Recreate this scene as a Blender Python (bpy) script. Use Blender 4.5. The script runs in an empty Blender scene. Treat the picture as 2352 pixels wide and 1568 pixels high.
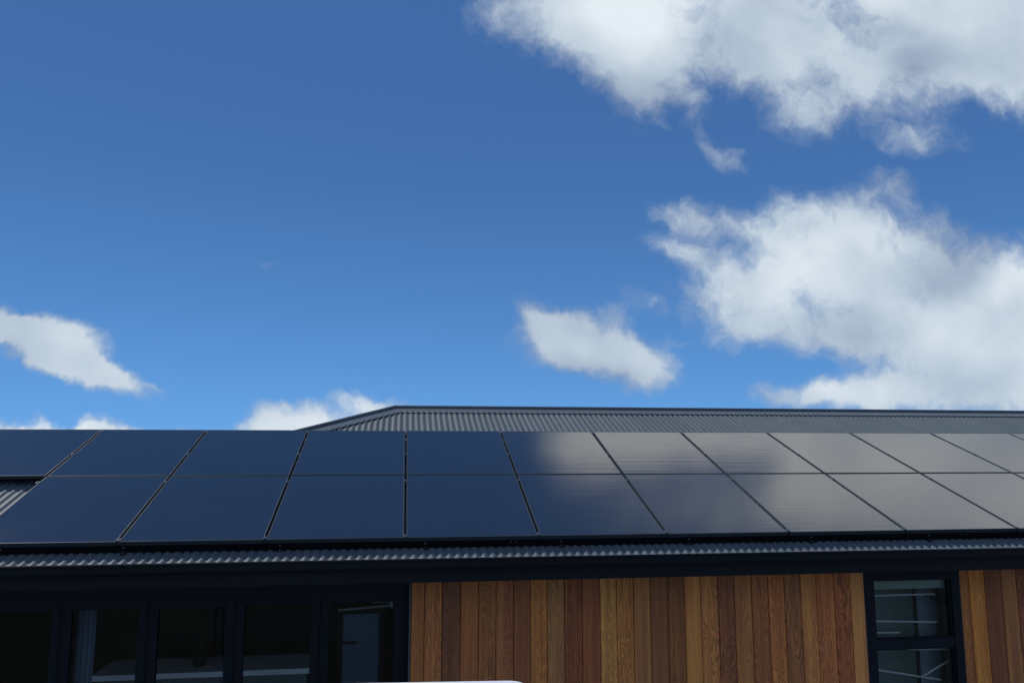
import bpy, bmesh, math, random
from mathutils import Vector, Matrix
random.seed(7)
R = math.radians
sc = bpy.context.scene
col = sc.collection

# ------------------------------------------------------------------ camera model
OZ = 2.75                       # height of the lower panel edge above the ground
YAW, TILT, ROLL, PITCH = R(7.933), R(8.005), R(0.023), R(19.424)
F = 1792.2                      # focal length for a 2352 px wide frame
CAM = Vector((-0.0407, -6.8524, OZ + 0.7257))
fw = Vector((math.sin(YAW)*math.cos(TILT), math.cos(YAW)*math.cos(TILT), math.sin(TILT)))
r0 = Vector((math.cos(YAW), -math.sin(YAW), 0)); u0 = r0.cross(fw)
rt = r0*math.cos(ROLL) + u0*math.sin(ROLL); up = -r0*math.sin(ROLL) + u0*math.cos(ROLL)
def ray(px, py):                # a direction for a point of the photograph (2352 x 1568)
    return (fw*F + rt*(px-1176) - up*(py-784)).normalized()
def at(px, py, Y):              # where that direction meets the vertical plane y = Y (photo 2560 px)
    d = ray(px/1.08844, py/1.08844); t = (Y-CAM.y)/d.y
    return CAM + d*t
def atx(px, Y, py=1560): return at(px, py, Y).x
def atz(px, py, Y): return at(px, py, Y).z
CP, SP = math.cos(PITCH), math.sin(PITCH)
def slope(x, s, n=0.0):         # point on the roof slope: s up the slope, n above the panel plane
    return Vector((x, s*CP - n*SP, OZ + s*SP + n*CP))

# ------------------------------------------------------------------ helpers
def tag(o, label=None, cat=None, group=None, kind=None):
    if label: o['label'] = label
    if cat: o['category'] = cat
    if group: o['group'] = group
    if kind: o['kind'] = kind
    return o
def empty(name, loc=(0,0,0)):
    o = bpy.data.objects.new(name, None); col.objects.link(o); o.location = loc
    o.empty_display_size = 0.1
    return o
def build(name, bm, mat, parent=None, smooth=False, bevel=0, loc=None):
    me = bpy.data.meshes.new(name)
    bmesh.ops.recalc_face_normals(bm, faces=bm.faces[:])
    bm.to_mesh(me); bm.free()
    for m in (mat if isinstance(mat, (list, tuple)) else [mat]): me.materials.append(m)
    if smooth:
        for p in me.polygons: p.use_smooth = True
    o = bpy.data.objects.new(name, me); col.objects.link(o)
    if parent: o.parent = parent
    if loc is not None: o.location = loc
    if bevel:
        b = o.modifiers.new('bevel', 'BEVEL'); b.width = bevel; b.segments = 2; b.limit_method = 'ANGLE'
    return o
def B(): return bmesh.new()
def box(bm, x0, x1, y0, y1, z0, z1, f=None):
    vs = [Vector((x, y, z)) for x in (x0, x1) for y in (y0, y1) for z in (z0, z1)]
    if f: vs = [f(v) for v in vs]
    v = [bm.verts.new(p) for p in vs]
    fs = []
    for q in ((0,1,3,2), (4,6,7,5), (0,4,5,1), (2,3,7,6), (0,2,6,4), (1,5,7,3)):
        fs.append(bm.faces.new([v[i] for i in q]))
    return fs
def tube(bm, a, b, r, n=10, caps=True, r2=None):
    a, b = Vector(a), Vector(b); d = (b-a).normalized()
    s = d.orthogonal().normalized(); t = d.cross(s)
    r2 = r if r2 is None else r2
    A = [bm.verts.new(a + (s*math.cos(k*2*math.pi/n) + t*math.sin(k*2*math.pi/n))*r) for k in range(n)]
    C = [bm.verts.new(b + (s*math.cos(k*2*math.pi/n) + t*math.sin(k*2*math.pi/n))*r2) for k in range(n)]
    for k in range(n): bm.faces.new((A[k], A[(k+1)%n], C[(k+1)%n], C[k]))
    if caps: bm.faces.new(A[::-1]); bm.faces.new(C)
def extrude_x(bm, prof, x0, x1, closed=True):   # prof: list of (y, z)
    A = [bm.verts.new((x0, y, z)) for y, z in prof]; C = [bm.verts.new((x1, y, z)) for y, z in prof]
    n = len(prof)
    for k in range(n if closed else n-1):
        bm.faces.new((A[k], A[(k+1)%n], C[(k+1)%n], C[k]))
    if closed: bm.faces.new(A[::-1]); bm.faces.new(C)

# ------------------------------------------------------------------ materials
def nodes(name):
    m = bpy.data.materials.new(name); m.use_nodes = True
    nt = m.node_tree; nt.nodes.clear()
    out = nt.nodes.new('ShaderNodeOutputMaterial'); p = nt.nodes.new('ShaderNodeBsdfPrincipled')
    nt.links.new(p.outputs[0], out.inputs[0])
    return m, nt, p, out
def N(nt, t, **kw):
    n = nt.nodes.new(t)
    for k, v in kw.items():
        if k[0] == '_': n.inputs[k[1:].replace('_', ' ')].default_value = v
        else: setattr(n, k, v)
    return n
def L(nt, a, b): nt.links.new(a, b)
def math_(nt, op, a, b=None, c=None, clamp=False):
    n = nt.nodes.new('ShaderNodeMath'); n.operation = op; n.use_clamp = clamp
    for i, v in enumerate((a, b, c)):
        if v is None: continue
        if isinstance(v, (int, float)): n.inputs[i].default_value = v
        else: nt.links.new(v, n.inputs[i])
    return n.outputs[0]
def simple(name, c, rough=0.5, metal=0.0, noise=0.12, scale=6.0, spec=0.5, bump=0.0):
    m, nt, p, out = nodes(name)
    p.inputs['Roughness'].default_value = rough; p.inputs['Metallic'].default_value = metal
    p.inputs['Specular IOR Level'].default_value = spec
    tc = N(nt, 'ShaderNodeTexCoord')
    nz = N(nt, 'ShaderNodeTexNoise', _Scale=scale, _Detail=5.0, _Roughness=0.6); L(nt, tc.outputs['Object'], nz.inputs['Vector'])
    mr = N(nt, 'ShaderNodeMapRange'); L(nt, nz.outputs['Fac'], mr.inputs['Value'])
    mr.inputs['To Min'].default_value = 1-noise; mr.inputs['To Max'].default_value = 1+noise
    mx = N(nt, 'ShaderNodeMix', data_type='RGBA', blend_type='MULTIPLY'); mx.inputs['Factor'].default_value = 1
    mx.inputs['A'].default_value = (*c, 1); L(nt, mr.outputs[0], mx.inputs['B']); L(nt, mx.outputs['Result'], p.inputs['Base Color'])
    mr2 = N(nt, 'ShaderNodeMapRange'); L(nt, nz.outputs['Fac'], mr2.inputs['Value'])
    mr2.inputs['To Min'].default_value = max(0, rough-0.08); mr2.inputs['To Max'].default_value = min(1, rough+0.08)
    L(nt, mr2.outputs[0], p.inputs['Roughness'])
    if bump:
        b = N(nt, 'ShaderNodeBump', _Strength=bump, _Distance=0.01); L(nt, nz.outputs['Fac'], b.inputs['Height']); L(nt, b.outputs[0], p.inputs['Normal'])
    return m

M = {}
M['roof'] = simple('roof_steel', (0.108, 0.132, 0.146), 0.58, 0.0, 0.10, 1.7, spec=0.2)
M['cap'] = simple('cap_steel', (0.115, 0.138, 0.15), 0.46, 0.0, 0.08, 2.0)
M['gutter'] = simple('gutter_steel', (0.004, 0.007, 0.011), 0.42, 0.0, 0.10, 1.5, spec=0.22)
M['fascia'] = simple('fascia_steel', (0.006, 0.009, 0.015), 0.45, 0.0, 0.10, 1.5, spec=0.25)
M['soffit'] = simple('soffit_board', (0.006, 0.008, 0.011), 0.8)
M['joinery'] = simple('window_joinery', (0.004, 0.008, 0.016), 0.45, 0.0, 0.08, 3, spec=0.25)
M['corner'] = simple('cedar_edge_flashing', (0.10, 0.11, 0.12), 0.5)
M['cells_back'] = simple('panel_back_sheet', (0.02, 0.02, 0.022), 0.6)
M['frame'] = simple('panel_frame_black', (0.030, 0.040, 0.048), 0.40, 0.0, 0.10, 8, spec=0.35)
M['rail'] = simple('rail_black', (0.012, 0.013, 0.015), 0.45, 0.4)
M['clamp'] = simple('clamp_alloy', (0.10, 0.13, 0.16), 0.4, 0.5)
M['bolt'] = simple('bolt_steel', (0.45, 0.46, 0.48), 0.3, 0.9)
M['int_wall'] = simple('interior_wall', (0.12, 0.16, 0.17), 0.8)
M['backing_green'] = simple('backing_green_grey', (0.20, 0.26, 0.24), 0.8)
M['backing_pale'] = simple('backing_pale_blue', (0.34, 0.42, 0.52), 0.8)
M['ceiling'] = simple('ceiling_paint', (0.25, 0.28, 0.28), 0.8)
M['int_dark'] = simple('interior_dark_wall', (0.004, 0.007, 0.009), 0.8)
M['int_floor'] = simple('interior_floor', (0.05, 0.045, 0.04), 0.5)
M['white'] = simple('white_enamel', (0.80, 0.81, 0.82), 0.4, 0, 0.04)
M['bench'] = simple('bench_white', (0.82, 0.84, 0.9), 0.35, 0, 0.03)
M['curtain'] = simple('curtain_cloth', (0.20, 0.25, 0.36), 0.9, 0, 0.06, 20)
M['idoor'] = simple('inner_door_blue', (0.26, 0.36, 0.56), 0.6)
M['black'] = simple('black_plastic', (0.012, 0.012, 0.014), 0.5)
M['shade_skirt'] = simple('shade_skirt_black', (0.003, 0.003, 0.005), 0.6, 0, 0.1, 6, spec=0.15)
M['blind'] = simple('blind_cloth', (0.42, 0.50, 0.46), 0.9)
M['leaf'] = simple('plant_leaf', (0.03, 0.055, 0.02), 0.5, 0, 0.3, 30)
M['alloy'] = simple('rack_white', (0.85, 0.87, 0.9), 0.4, 0.0, 0.05)
M['leg'] = simple('dull_alloy', (0.10, 0.10, 0.11), 0.5, 0.3)
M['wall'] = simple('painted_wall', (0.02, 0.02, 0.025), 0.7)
M['concrete'] = simple('concrete', (0.32, 0.31, 0.29), 0.8, 0, 0.15, 3, bump=0.2)

def roof_mat():                 # sheet by sheet tone, faint run marks down the slope
    m = M['roof']; nt = m.node_tree; p = next(n for n in nt.nodes if n.type == 'BSDF_PRINCIPLED')
    src = p.inputs['Base Color'].links[0].from_socket
    tc = N(nt, 'ShaderNodeTexCoord'); sp = N(nt, 'ShaderNodeSeparateXYZ'); L(nt, tc.outputs['Object'], sp.inputs[0])
    i_ = math_(nt, 'FLOOR', math_(nt, 'DIVIDE', sp.outputs['X'], 0.7621)); wn = N(nt, 'ShaderNodeTexWhiteNoise', noise_dimensions='1D'); L(nt, i_, wn.inputs['W'])
    mp = N(nt, 'ShaderNodeMapping'); mp.inputs['Scale'].default_value = (9, 0.5, 0.5); L(nt, tc.outputs['Object'], mp.inputs[0])
    nz = N(nt, 'ShaderNodeTexNoise', _Scale=1.0, _Detail=6.0, _Roughness=0.7); L(nt, mp.outputs[0], nz.inputs['Vector'])
    t = math_(nt, 'ADD', math_(nt, 'MULTIPLY_ADD', wn.outputs['Value'], 0.12, 0.70), math_(nt, 'MULTIPLY', nz.outputs['Fac'], 0.45))
    mx = N(nt, 'ShaderNodeMix', data_type='RGBA', blend_type='MULTIPLY'); mx.inputs['Factor'].default_value = 1; L(nt, src, mx.inputs['A']); L(nt, t, mx.inputs['B']); L(nt, mx.outputs['Result'], p.inputs['Base Color'])
roof_mat()
# glass panes that let light through
def pane_mat():
    m, nt, p, out = nodes('window_glass'); nt.nodes.remove(p)
    tr = N(nt, 'ShaderNodeBsdfTransparent'); tr.inputs[0].default_value = (0.86, 0.92, 0.92, 1)
    gl = N(nt, 'ShaderNodeBsdfGlossy', _Roughness=0.0); gl.inputs[0].default_value = (1, 1, 1, 1)
    fr = N(nt, 'ShaderNodeFresnel', _IOR=1.5); f2 = math_(nt, 'MULTIPLY', fr.outputs[0], 1.0, clamp=True)
    tc = N(nt, 'ShaderNodeTexCoord'); nz = N(nt, 'ShaderNodeTexNoise', _Scale=1.3, _Detail=1.0); L(nt, tc.outputs['Object'], nz.inputs['Vector'])
    b = N(nt, 'ShaderNodeBump', _Strength=0.03, _Distance=0.02); L(nt, nz.outputs['Fac'], b.inputs['Height']); L(nt, b.outputs[0], gl.inputs['Normal'])
    mx = N(nt, 'ShaderNodeMixShader'); L(nt, f2, mx.inputs[0]); L(nt, tr.outputs[0], mx.inputs[1]); L(nt, gl.outputs[0], mx.inputs[2])
    L(nt, mx.outputs[0], out.inputs[0])
    return m
M['glass'] = pane_mat()

# solar glass: near black cells under a glossy sheet, faint ripples across each row of cells
def solar_mat():
    m, nt, p, out = nodes('solar_glass')
    tc = N(nt, 'ShaderNodeTexCoord')
    sep = N(nt, 'ShaderNodeSeparateXYZ'); L(nt, tc.outputs['Object'], sep.inputs[0])
    # cell grid, very faint
    def line(o, n, w):
        a = math_(nt, 'MULTIPLY', o, n); a = math_(nt, 'FRACT', a); a = math_(nt, 'SUBTRACT', a, 0.5); a = math_(nt, 'ABSOLUTE', a)
        return math_(nt, 'GREATER_THAN', a, 0.5-w)
    gx = line(sep.outputs['X'], 6/1.10, 0.012); gy = line(sep.outputs['Y'], 16/1.41, 0.02)
    bus = line(sep.outputs['X'], 60/1.10, 0.06)
    g = math_(nt, 'MAXIMUM', gx, gy)
    oi = N(nt, 'ShaderNodeObjectInfo')
    nz = N(nt, 'ShaderNodeTexNoise', _Scale=3.0, _Detail=4.0)
    L(nt, tc.outputs['Object'], nz.inputs['Vector'])
    c1 = N(nt, 'ShaderNodeMix', data_type='RGBA'); c1.inputs['A'].default_value = (0.010, 0.012, 0.016, 1); c1.inputs['B'].default_value = (0.016, 0.019, 0.022, 1)
    L(nt, nz.outputs['Fac'], c1.inputs['Factor'])
    c2 = N(nt, 'ShaderNodeMix', data_type='RGBA'); L(nt, g, c2.inputs['Factor']); L(nt, c1.outputs['Result'], c2.inputs['A']); c2.inputs['B'].default_value = (0.004, 0.005, 0.008, 1)
    c3 = N(nt, 'ShaderNodeMix', data_type='RGBA'); f3 = math_(nt, 'MULTIPLY', bus, 0.25); L(nt, f3, c3.inputs['Factor']); L(nt, c2.outputs['Result'], c3.inputs['A']); c3.inputs['B'].default_value = (0.03, 0.035, 0.045, 1)
    L(nt, c3.outputs['Result'], p.inputs['Base Color'])
    p.inputs['IOR'].default_value = 2.0
    # ripples
    mp = N(nt, 'ShaderNodeMapping'); mp.inputs['Scale'].default_value = (0.5, 14, 1)
    ad = N(nt, 'ShaderNodeVectorMath', operation='ADD'); L(nt, tc.outputs['Object'], ad.inputs[0])
    rv = math_(nt, 'MULTIPLY', oi.outputs['Random'], 37.0); L(nt, rv, ad.inputs[1])
    L(nt, ad.outputs[0], mp.inputs['Vector'])
    n2 = N(nt, 'ShaderNodeTexNoise', _Scale=1.0, _Detail=2.0); L(nt, mp.outputs[0], n2.inputs['Vector'])
    n3 = N(nt, 'ShaderNodeTexNoise', _Scale=1.1, _Detail=1.0); L(nt, ad.outputs[0], n3.inputs['Vector'])
    h = math_(nt, 'MULTIPLY', n3.outputs['Fac'], 3.0); h = math_(nt, 'ADD', h, n2.outputs['Fac'])
    b = N(nt, 'ShaderNodeBump', _Strength=0.15, _Distance=0.003); L(nt, h, b.inputs['Height']); L(nt, b.outputs[0], p.inputs['Normal'])
    d = N(nt, 'ShaderNodeTexNoise', _Scale=2.2, _Detail=8.0, _Roughness=0.7); L(nt, ad.outputs[0], d.inputs['Vector'])
    mr = N(nt, 'ShaderNodeMapRange'); L(nt, d.outputs['Fac'], mr.inputs['Value']); mr.inputs['To Min'].default_value = 0.07; mr.inputs['To Max'].default_value = 0.16
    L(nt, mr.outputs[0], p.inputs['Roughness'])
    return m
M['solar'] = solar_mat()

# cedar: one colour per board (attribute), grain along z
def cedar_mat():
    m, nt, p, out = nodes('cedar_boards')
    at_ = N(nt, 'ShaderNodeAttribute', attribute_name='board'); tc = N(nt, 'ShaderNodeTexCoord')
    sep = N(nt, 'ShaderNodeSeparateXYZ'); L(nt, tc.outputs['Object'], sep.inputs[0])
    alpha = at_.outputs['Alpha']
    off = math_(nt, 'MULTIPLY', alpha, 91.0)
    xx = math_(nt, 'MULTIPLY', sep.outputs['X'], 1.0); zz = math_(nt, 'ADD', sep.outputs['Z'], off)
    cv = N(nt, 'ShaderNodeCombineXYZ'); L(nt, xx, cv.inputs[0]); L(nt, off, cv.inputs[1]); L(nt, zz, cv.inputs[2])
    # fine grain
    m1 = N(nt, 'ShaderNodeMapping'); m1.inputs['Scale'].default_value = (110, 1, 2.2); L(nt, cv.outputs[0], m1.inputs[0])
    g1 = N(nt, 'ShaderNodeTexNoise', _Scale=1.0, _Detail=4.0, _Roughness=0.65); L(nt, m1.outputs[0], g1.inputs['Vector'])
    # cathedral figure: a slow field cut into contour bands
    m2 = N(nt, 'ShaderNodeMapping'); m2.inputs['Scale'].default_value = (9, 1, 1.3); L(nt, cv.outputs[0], m2.inputs[0])
    g2 = N(nt, 'ShaderNodeTexNoise', _Scale=1.0, _Detail=2.5, _Roughness=0.45, _Distortion=0.5); L(nt, m2.outputs[0], g2.inputs['Vector'])
    rings = math_(nt, 'MULTIPLY', g2.outputs['Fac'], 120.0); rings = math_(nt, 'SINE', rings); rings = math_(nt, 'MULTIPLY_ADD', rings, 0.5, 0.5)
    # long soft streaks
    m3 = N(nt, 'ShaderNodeMapping'); m3.inputs['Scale'].default_value = (24, 1, 0.8); L(nt, cv.outputs[0], m3.inputs[0])
    g3 = N(nt, 'ShaderNodeTexNoise', _Scale=1.0, _Detail=2.0); L(nt, m3.outputs[0], g3.inputs['Vector'])
    a = math_(nt, 'MULTIPLY_ADD', g1.outputs['Fac'], 0.50, 0.42)
    b_ = math_(nt, 'MULTIPLY_ADD', g3.outputs['Fac'], 0.9, -0.12)
    fig = math_(nt, 'FRACT', math_(nt, 'MULTIPLY', alpha, 7.31)); fig = math_(nt, 'MULTIPLY_ADD', fig, 0.55, 0.06)
    c_ = math_(nt, 'MULTIPLY', rings, fig); c_ = math_(nt, 'SUBTRACT', 1.12, c_)
    t = math_(nt, 'ADD', a, b_); t = math_(nt, 'MULTIPLY', t, c_)
    mx = N(nt, 'ShaderNodeMix', data_type='RGBA', blend_type='MULTIPLY'); mx.inputs['Factor'].default_value = 1
    L(nt, at_.outputs['Color'], mx.inputs['A']); L(nt, t, mx.inputs['B'])
    hs = N(nt, 'ShaderNodeHueSaturation'); L(nt, mx.outputs['Result'], hs.inputs['Color'])
    hv = math_(nt, 'MULTIPLY_ADD', g3.outputs['Fac'], 0.03, 0.485); L(nt, hv, hs.inputs['Hue'])
    L(nt, hs.outputs[0], p.inputs['Base Color']); p.inputs['Roughness'].default_value = 0.6
    bp = N(nt, 'ShaderNodeBump', _Strength=0.4, _Distance=0.002); L(nt, t, bp.inputs['Height']); L(nt, bp.outputs[0], p.inputs['Normal'])
    return m
M['cedar'] = cedar_mat()

def grass_mat():
    m, nt, p, out = nodes('lawn')
    tc = N(nt, 'ShaderNodeTexCoord')
    n1 = N(nt, 'ShaderNodeTexNoise', _Scale=0.25, _Detail=8.0, _Roughness=0.7); L(nt, tc.outputs['Object'], n1.inputs['Vector'])
    cr = N(nt, 'ShaderNodeValToRGB'); L(nt, n1.outputs['Fac'], cr.inputs[0])
    cr.color_ramp.elements[0].position = 0.35; cr.color_ramp.elements[0].color = (0.022, 0.032, 0.016, 1)
    cr.color_ramp.elements[1].position = 0.68; cr.color_ramp.elements[1].color = (0.06, 0.065, 0.036, 1)
    L(nt, cr.outputs[0], p.inputs['Base Color']); p.inputs['Roughness'].default_value = 0.95
    return m
M['grass'] = grass_mat()

# ------------------------------------------------------------------ ground
bm = B(); S_ = 400
for a in ((-S_, -S_), (S_, -S_), (S_, S_), (-S_, S_)): bm.verts.new((*a, 0))
bm.faces.new(bm.verts[:]); tag(build('ground', bm, M['grass']), kind='structure')
bm = B(); box(bm, -9, 17, -2.6, 0.2, -0.05, 0.10)
tag(build('terrace', bm, M['concrete']), kind='structure')

# ------------------------------------------------------------------ house
X0, X1 = -8.5, 17.0             # ends of the eave
HN = -0.10                      # roof surface under the panel plane
S_EAVE, S_LOW = -0.23, 3.06     # sheet edge, ridge of the lower wing
def on_roof(px, py, n):         # meets the plane n above the panel plane; px in 2352 frame
    d = ray(px, py); nv = Vector((0, -SP, CP)); p0 = slope(0, 0, n)
    t = (p0-CAM).dot(nv)/d.dot(nv); q = CAM + d*t
    return q.x, (q - p0).dot(Vector((0, CP, SP)))
hx, hs_ = on_roof(907, 934, HN+0.03)
sx, ss_ = on_roof(2300, 946.5, HN+0.03)
S_HIGH = (hs_+ss_)/2
HX2 = hx                        # where the high ridge begins
lx, ls = on_roof(700, 986, HN+0.03)
k_ = (HX2-lx)/(S_HIGH-ls)
HX1 = HX2 - (S_HIGH-S_LOW)*k_
print('ridge', hs_, ss_, S_HIGH, 'hip', HX2, HX1, 'hip run/slope', k_, 'cos', CP)
house = empty('house', (0, 3, 0))
tag(house, 'single storey house clad in cedar boards under a dark corrugated steel roof', 'house')
house_inv = Matrix.Translation((0, -3, 0))
def part(name, bm, mat, parent=None, **kw):
    bm.transform(house_inv if parent is None else Matrix.Identity(4))
    o = build(name, bm, mat, parent or house, **kw)
    return o
def sub(name, bm, mat, parent, **kw):     # child of a part: part meshes live in house space already
    bm.transform(house_inv)
    return build(name, bm, mat, parent, **kw)

PIT = 1.154/15.6                # corrugation pitch
AMP = 0.0085
def corrugate(bm, xa, xb, sfun0, sfun1, P):
    n = int((xb-xa)/PIT*6); prev = None
    for i in range(n+1):
        x = xa + (xb-xa)*i/n; a = AMP*math.cos(2*math.pi*x/PIT)
        s0, s1 = sfun0(x), sfun1(x)
        cur = None
        if s1 > s0 + 0.002: cur = (bm.verts.new(P(x, s0, a)), bm.verts.new(P(x, s1, a)))
        if prev and cur: bm.faces.new((prev[0], cur[0], cur[1], prev[1]))
        prev = cur
def top_front(x):
    if x < HX1: return S_LOW
    if x < HX2: return S_LOW + (S_HIGH-S_LOW)*(x-HX1)/(HX2-HX1)
    return S_HIGH
bm = B()
corrugate(bm, X0, X1, lambda x: S_EAVE, top_front, lambda x, s, a: slope(x, s, HN+a))
YL = slope(0, S_LOW, HN).y; YH = slope(0, S_HIGH, HN).y
# rear slopes mirrored about their ridges
def mirr(y0): return lambda x, s, a: (lambda p: Vector((p.x, 2*y0-p.y, p.z)))(slope(x, s, HN+a))
corrugate(bm, X0, HX1, lambda x: S_EAVE, lambda x: S_LOW, mirr(YL))
def back_high0(x): return S_EAVE
corrugate(bm, HX1-(0), X1, back_high0, lambda x: min(S_HIGH, S_LOW+(x-HX1)/(HX2-HX1)*(S_HIGH-S_LOW)), mirr(YH))
# the hip end of the higher part, facing left
zl, zh = slope(0, S_LOW, HN).z, slope(0, S_HIGH, HN).z
v = [bm.verts.new(p) for p in ((HX1, YL, zl), (HX2, YH, zh), (HX1, 2*YH-YL, zl))]
bm.faces.new(v)
roof = part('roof', bm, M['roof'])
for p in roof.data.polygons: p.use_smooth = True

# ridge and hip caps: a roll with a flange each side, the flange edge notched over the ribs
def cap(name, a, b, down, down2):
    a, b = Vector(a), Vector(b); d = (b-a).normalized(); Ln = (b-a).length
    bm = B()
    nrm = d.cross(down).normalized()
    if nrm.z < 0: nrm = -nrm
    n2 = d.cross(down2).normalized()
    if n2.z < 0: n2 = -n2
    for dv, nv in ((down, nrm), (down2, n2)):
        n = max(2, int(Ln/(PIT/4))); prev = None
        for i in range(n+1):
            t = Ln*i/n; p = a + d*t
            w = 0.185
            dip = 0.004 + 0.007*math.cos(2*math.pi*p.x/PIT)
            c = (bm.verts.new(p + nv*0.022), bm.verts.new(p + dv*(w-0.03) + nv*0.018), bm.verts.new(p + dv*w + nv*(0.008+dip)))
            if prev:
                bm.faces.new((prev[0], c[0], c[1], prev[1])); bm.faces.new((prev[1], c[1], c[2], prev[2]))
            prev = c
    tube(bm, a + Vector((0, 0, 0.034)), b + Vector((0, 0, 0.034)), 0.021, 10)
    o = sub(name, bm, M['cap'], roof)
    return o
dn = Vector((0, -CP, -SP)); dnb = Vector((0, CP, -SP))
cap('ridge_cap', (HX2, YH, zh), (X1, YH, zh), dn, dnb)
cap('ridge_cap', (X0, YL, zl), (HX1, YL, zl), dn, dnb)
hd = (Vector((HX2, YH, zh)) - Vector((HX1, YL, zl))).normalized()
perp = (dn - hd*dn.dot(hd)).normalized()
if perp.x < 0: perp = -perp
hipn = (Vector((HX2, YH, zh))-Vector((HX1, YL, zl))).cross(Vector((0, 1, 0)))
perp2 = hd.cross(hipn).normalized()
if perp2.x > 0: perp2 = -perp2
cap('hip_cap', (HX1, YL, zl), (HX2, YH, zh), perp, perp2)
# gutter, fascia, soffit
GY = -0.25; LZ = OZ-0.143; GB = OZ-0.236; FY = -0.125; FB = OZ-0.352; WY = 0.42; DY = 0.52
bm = B()
prof = [(GY, LZ-0.006), (GY+0.006, LZ), (GY+0.016, LZ), (GY+0.018, LZ-0.010), (GY+0.010, LZ-0.016), (GY+0.013, GB+0.016), (GY+0.020, GB+0.006),
        (FY-0.004, GB+0.006), (FY-0.004, LZ-0.02), (FY-0.0015, LZ-0.02), (FY-0.0015, GB), (GY+0.016, GB), (GY+0.005, GB+0.012), (GY+0.002, GB+0.03), (GY+0.004, GB+0.034), (GY+0.004, LZ-0.022), (GY, LZ-0.017)]
extrude_x(bm, prof, X0-0.05, X1+0.05)
gut = part('gutter', bm, M['gutter'])
for xx in (-4.6, 1.9, 7.9):                   # joint sleeves of the gutter
    bm = B(); box(bm, xx-0.03, xx+0.03, GY+0.001, GY+0.004, GB+0.036, LZ-0.024)
    sub('gutter_joint', bm, M['gutter'], gut)
bm = B(); box(bm, X0, X1, FY, FY+0.02, FB, OZ-0.16)
box(bm, X0, X1, FY-0.003, FY-0.0002, FB+0.002, FB+0.012)
fas = part('fascia', bm, M['fascia'])
bm = B(); box(bm, X0+.01, X1-.01, FY+0.021, DY+0.16, FB+0.010, FB+0.022)
part('soffit', bm, M['soffit'])

# --- cladding
def lin(c): return tuple(((v/255+0.055)/1.055)**2.4 if v > 10 else v/255/12.92 for v in c)
seams = [1027,1060.6,1105,1151,1196,1240,1283.5,1327,1368,1412,1456,1501,1543,1585,1627,1671,1714,1754,1798,1839,1882,1924,1965,2006,2045,2090,2131,2166]
cols = [(60,40,25),(72,50,34),(38,26,22),(62,42,28),(60,42,28),(62,42,32),(50,32,24),(75,52,32),(62,50,38),(50,28,22),(52,30,24),(92,66,41),(85,60,36),(62,48,34),(44,30,24),(48,32,22),(92,62,38),(84,60,40),(56,36,30),(68,50,34),(62,40,30),(76,50,32),(60,42,32),(82,60,40),(78,50,34),(70,42,30),(90,64,44)]
seams2 = [2405,2431,2470,2512,2550]
cols2 = [(60,40,22),(84,58,28),(38,22,18),(58,42,32)]
CK = 6.9
top = FB+0.012
WB0 = 0.12                                     # foot of the cladding
winL, winR = atx(2166, WY), atx(2405, WY)
win_sill = 0.95
boards = []
xs = [atx(s, WY) for s in seams]
for i in range(len(cols)): boards.append((xs[i], xs[i+1], WB0, top, cols[i]))
xs2 = [atx(s, WY) for s in seams2]
for i in range(len(cols2)): boards.append((xs2[i], xs2[i+1], WB0, top, cols2[i]))
x = xs2[-1]
while x < X1-0.2:
    boards.append((x, x+0.15, WB0, top, random.choice(cols))); x += 0.15
x = winL
nb = 6; wbw = (winR-winL)/nb
for i in range(nb): boards.append((winL+i*wbw, winL+(i+1)*wbw, WB0, win_sill-0.03, random.choice(cols)))
bm = B(); lay = bm.loops.layers.float_color.new('board')
for (xa, xb, za, zb, c) in boards:
    c = tuple(0.70*a_+0.30*b_ for a_, b_ in zip(c, (84, 54, 29)))
    c = tuple(min(0.8, v*CK*w_) for v, w_ in zip(lin(c), (1.36, 0.96, 0.56))); rnd = random.random()
    g = 0.0025; ch = 0.005
    A = [bm.verts.new(p) for p in ((xa+g, WY+0.012, za), (xa+g, WY+ch, za), (xa+g+ch, WY, za), (xb-g-ch, WY, za), (xb-g, WY+ch, za), (xb-g, WY+0.012, za))]
    C = [bm.verts.new((v.co.x, v.co.y, zb)) for v in A]
    fs = [bm.faces.new((A[k], A[k+1], C[k+1], C[k])) for k in range(5)]
    for f in fs:
        for l in f.loops: l[lay] = (*c, rnd)
clad = part('timber_cladding', bm, M['cedar'])
bm = B()                                       # dark backing behind the boards, with the window opening left out
cx0 = xs[0]-0.012
box(bm, cx0, winL-0.002, WY+0.013, WY+0.10, WB0, top-0.004)
part('wall', bm, M['wall']); bm = B()
box(bm, winR+0.002, X1-0.2, WY+0.013, WY+0.10, WB0, top-0.004)
part('wall', bm, M['wall']); bm = B()
box(bm, winL-0.002, winR+0.002, WY+0.014, WY+0.10, WB0, win_sill-0.03)
part('wall', bm, M['wall'])
for (xa, xb, z0) in ((cx0-0.004, cx0+0.010, WB0), (winL-0.006, winL-0.0008, win_sill), (winR+0.0008, winR+0.006, win_sill)):
    bm = B(); box(bm, xa, xb, WY-0.004, WY+0.0125, z0, top-0.002)      # thin pale edge flashings beside joinery
    sub('edge_flashing', bm, M['corner'], clad)

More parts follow.
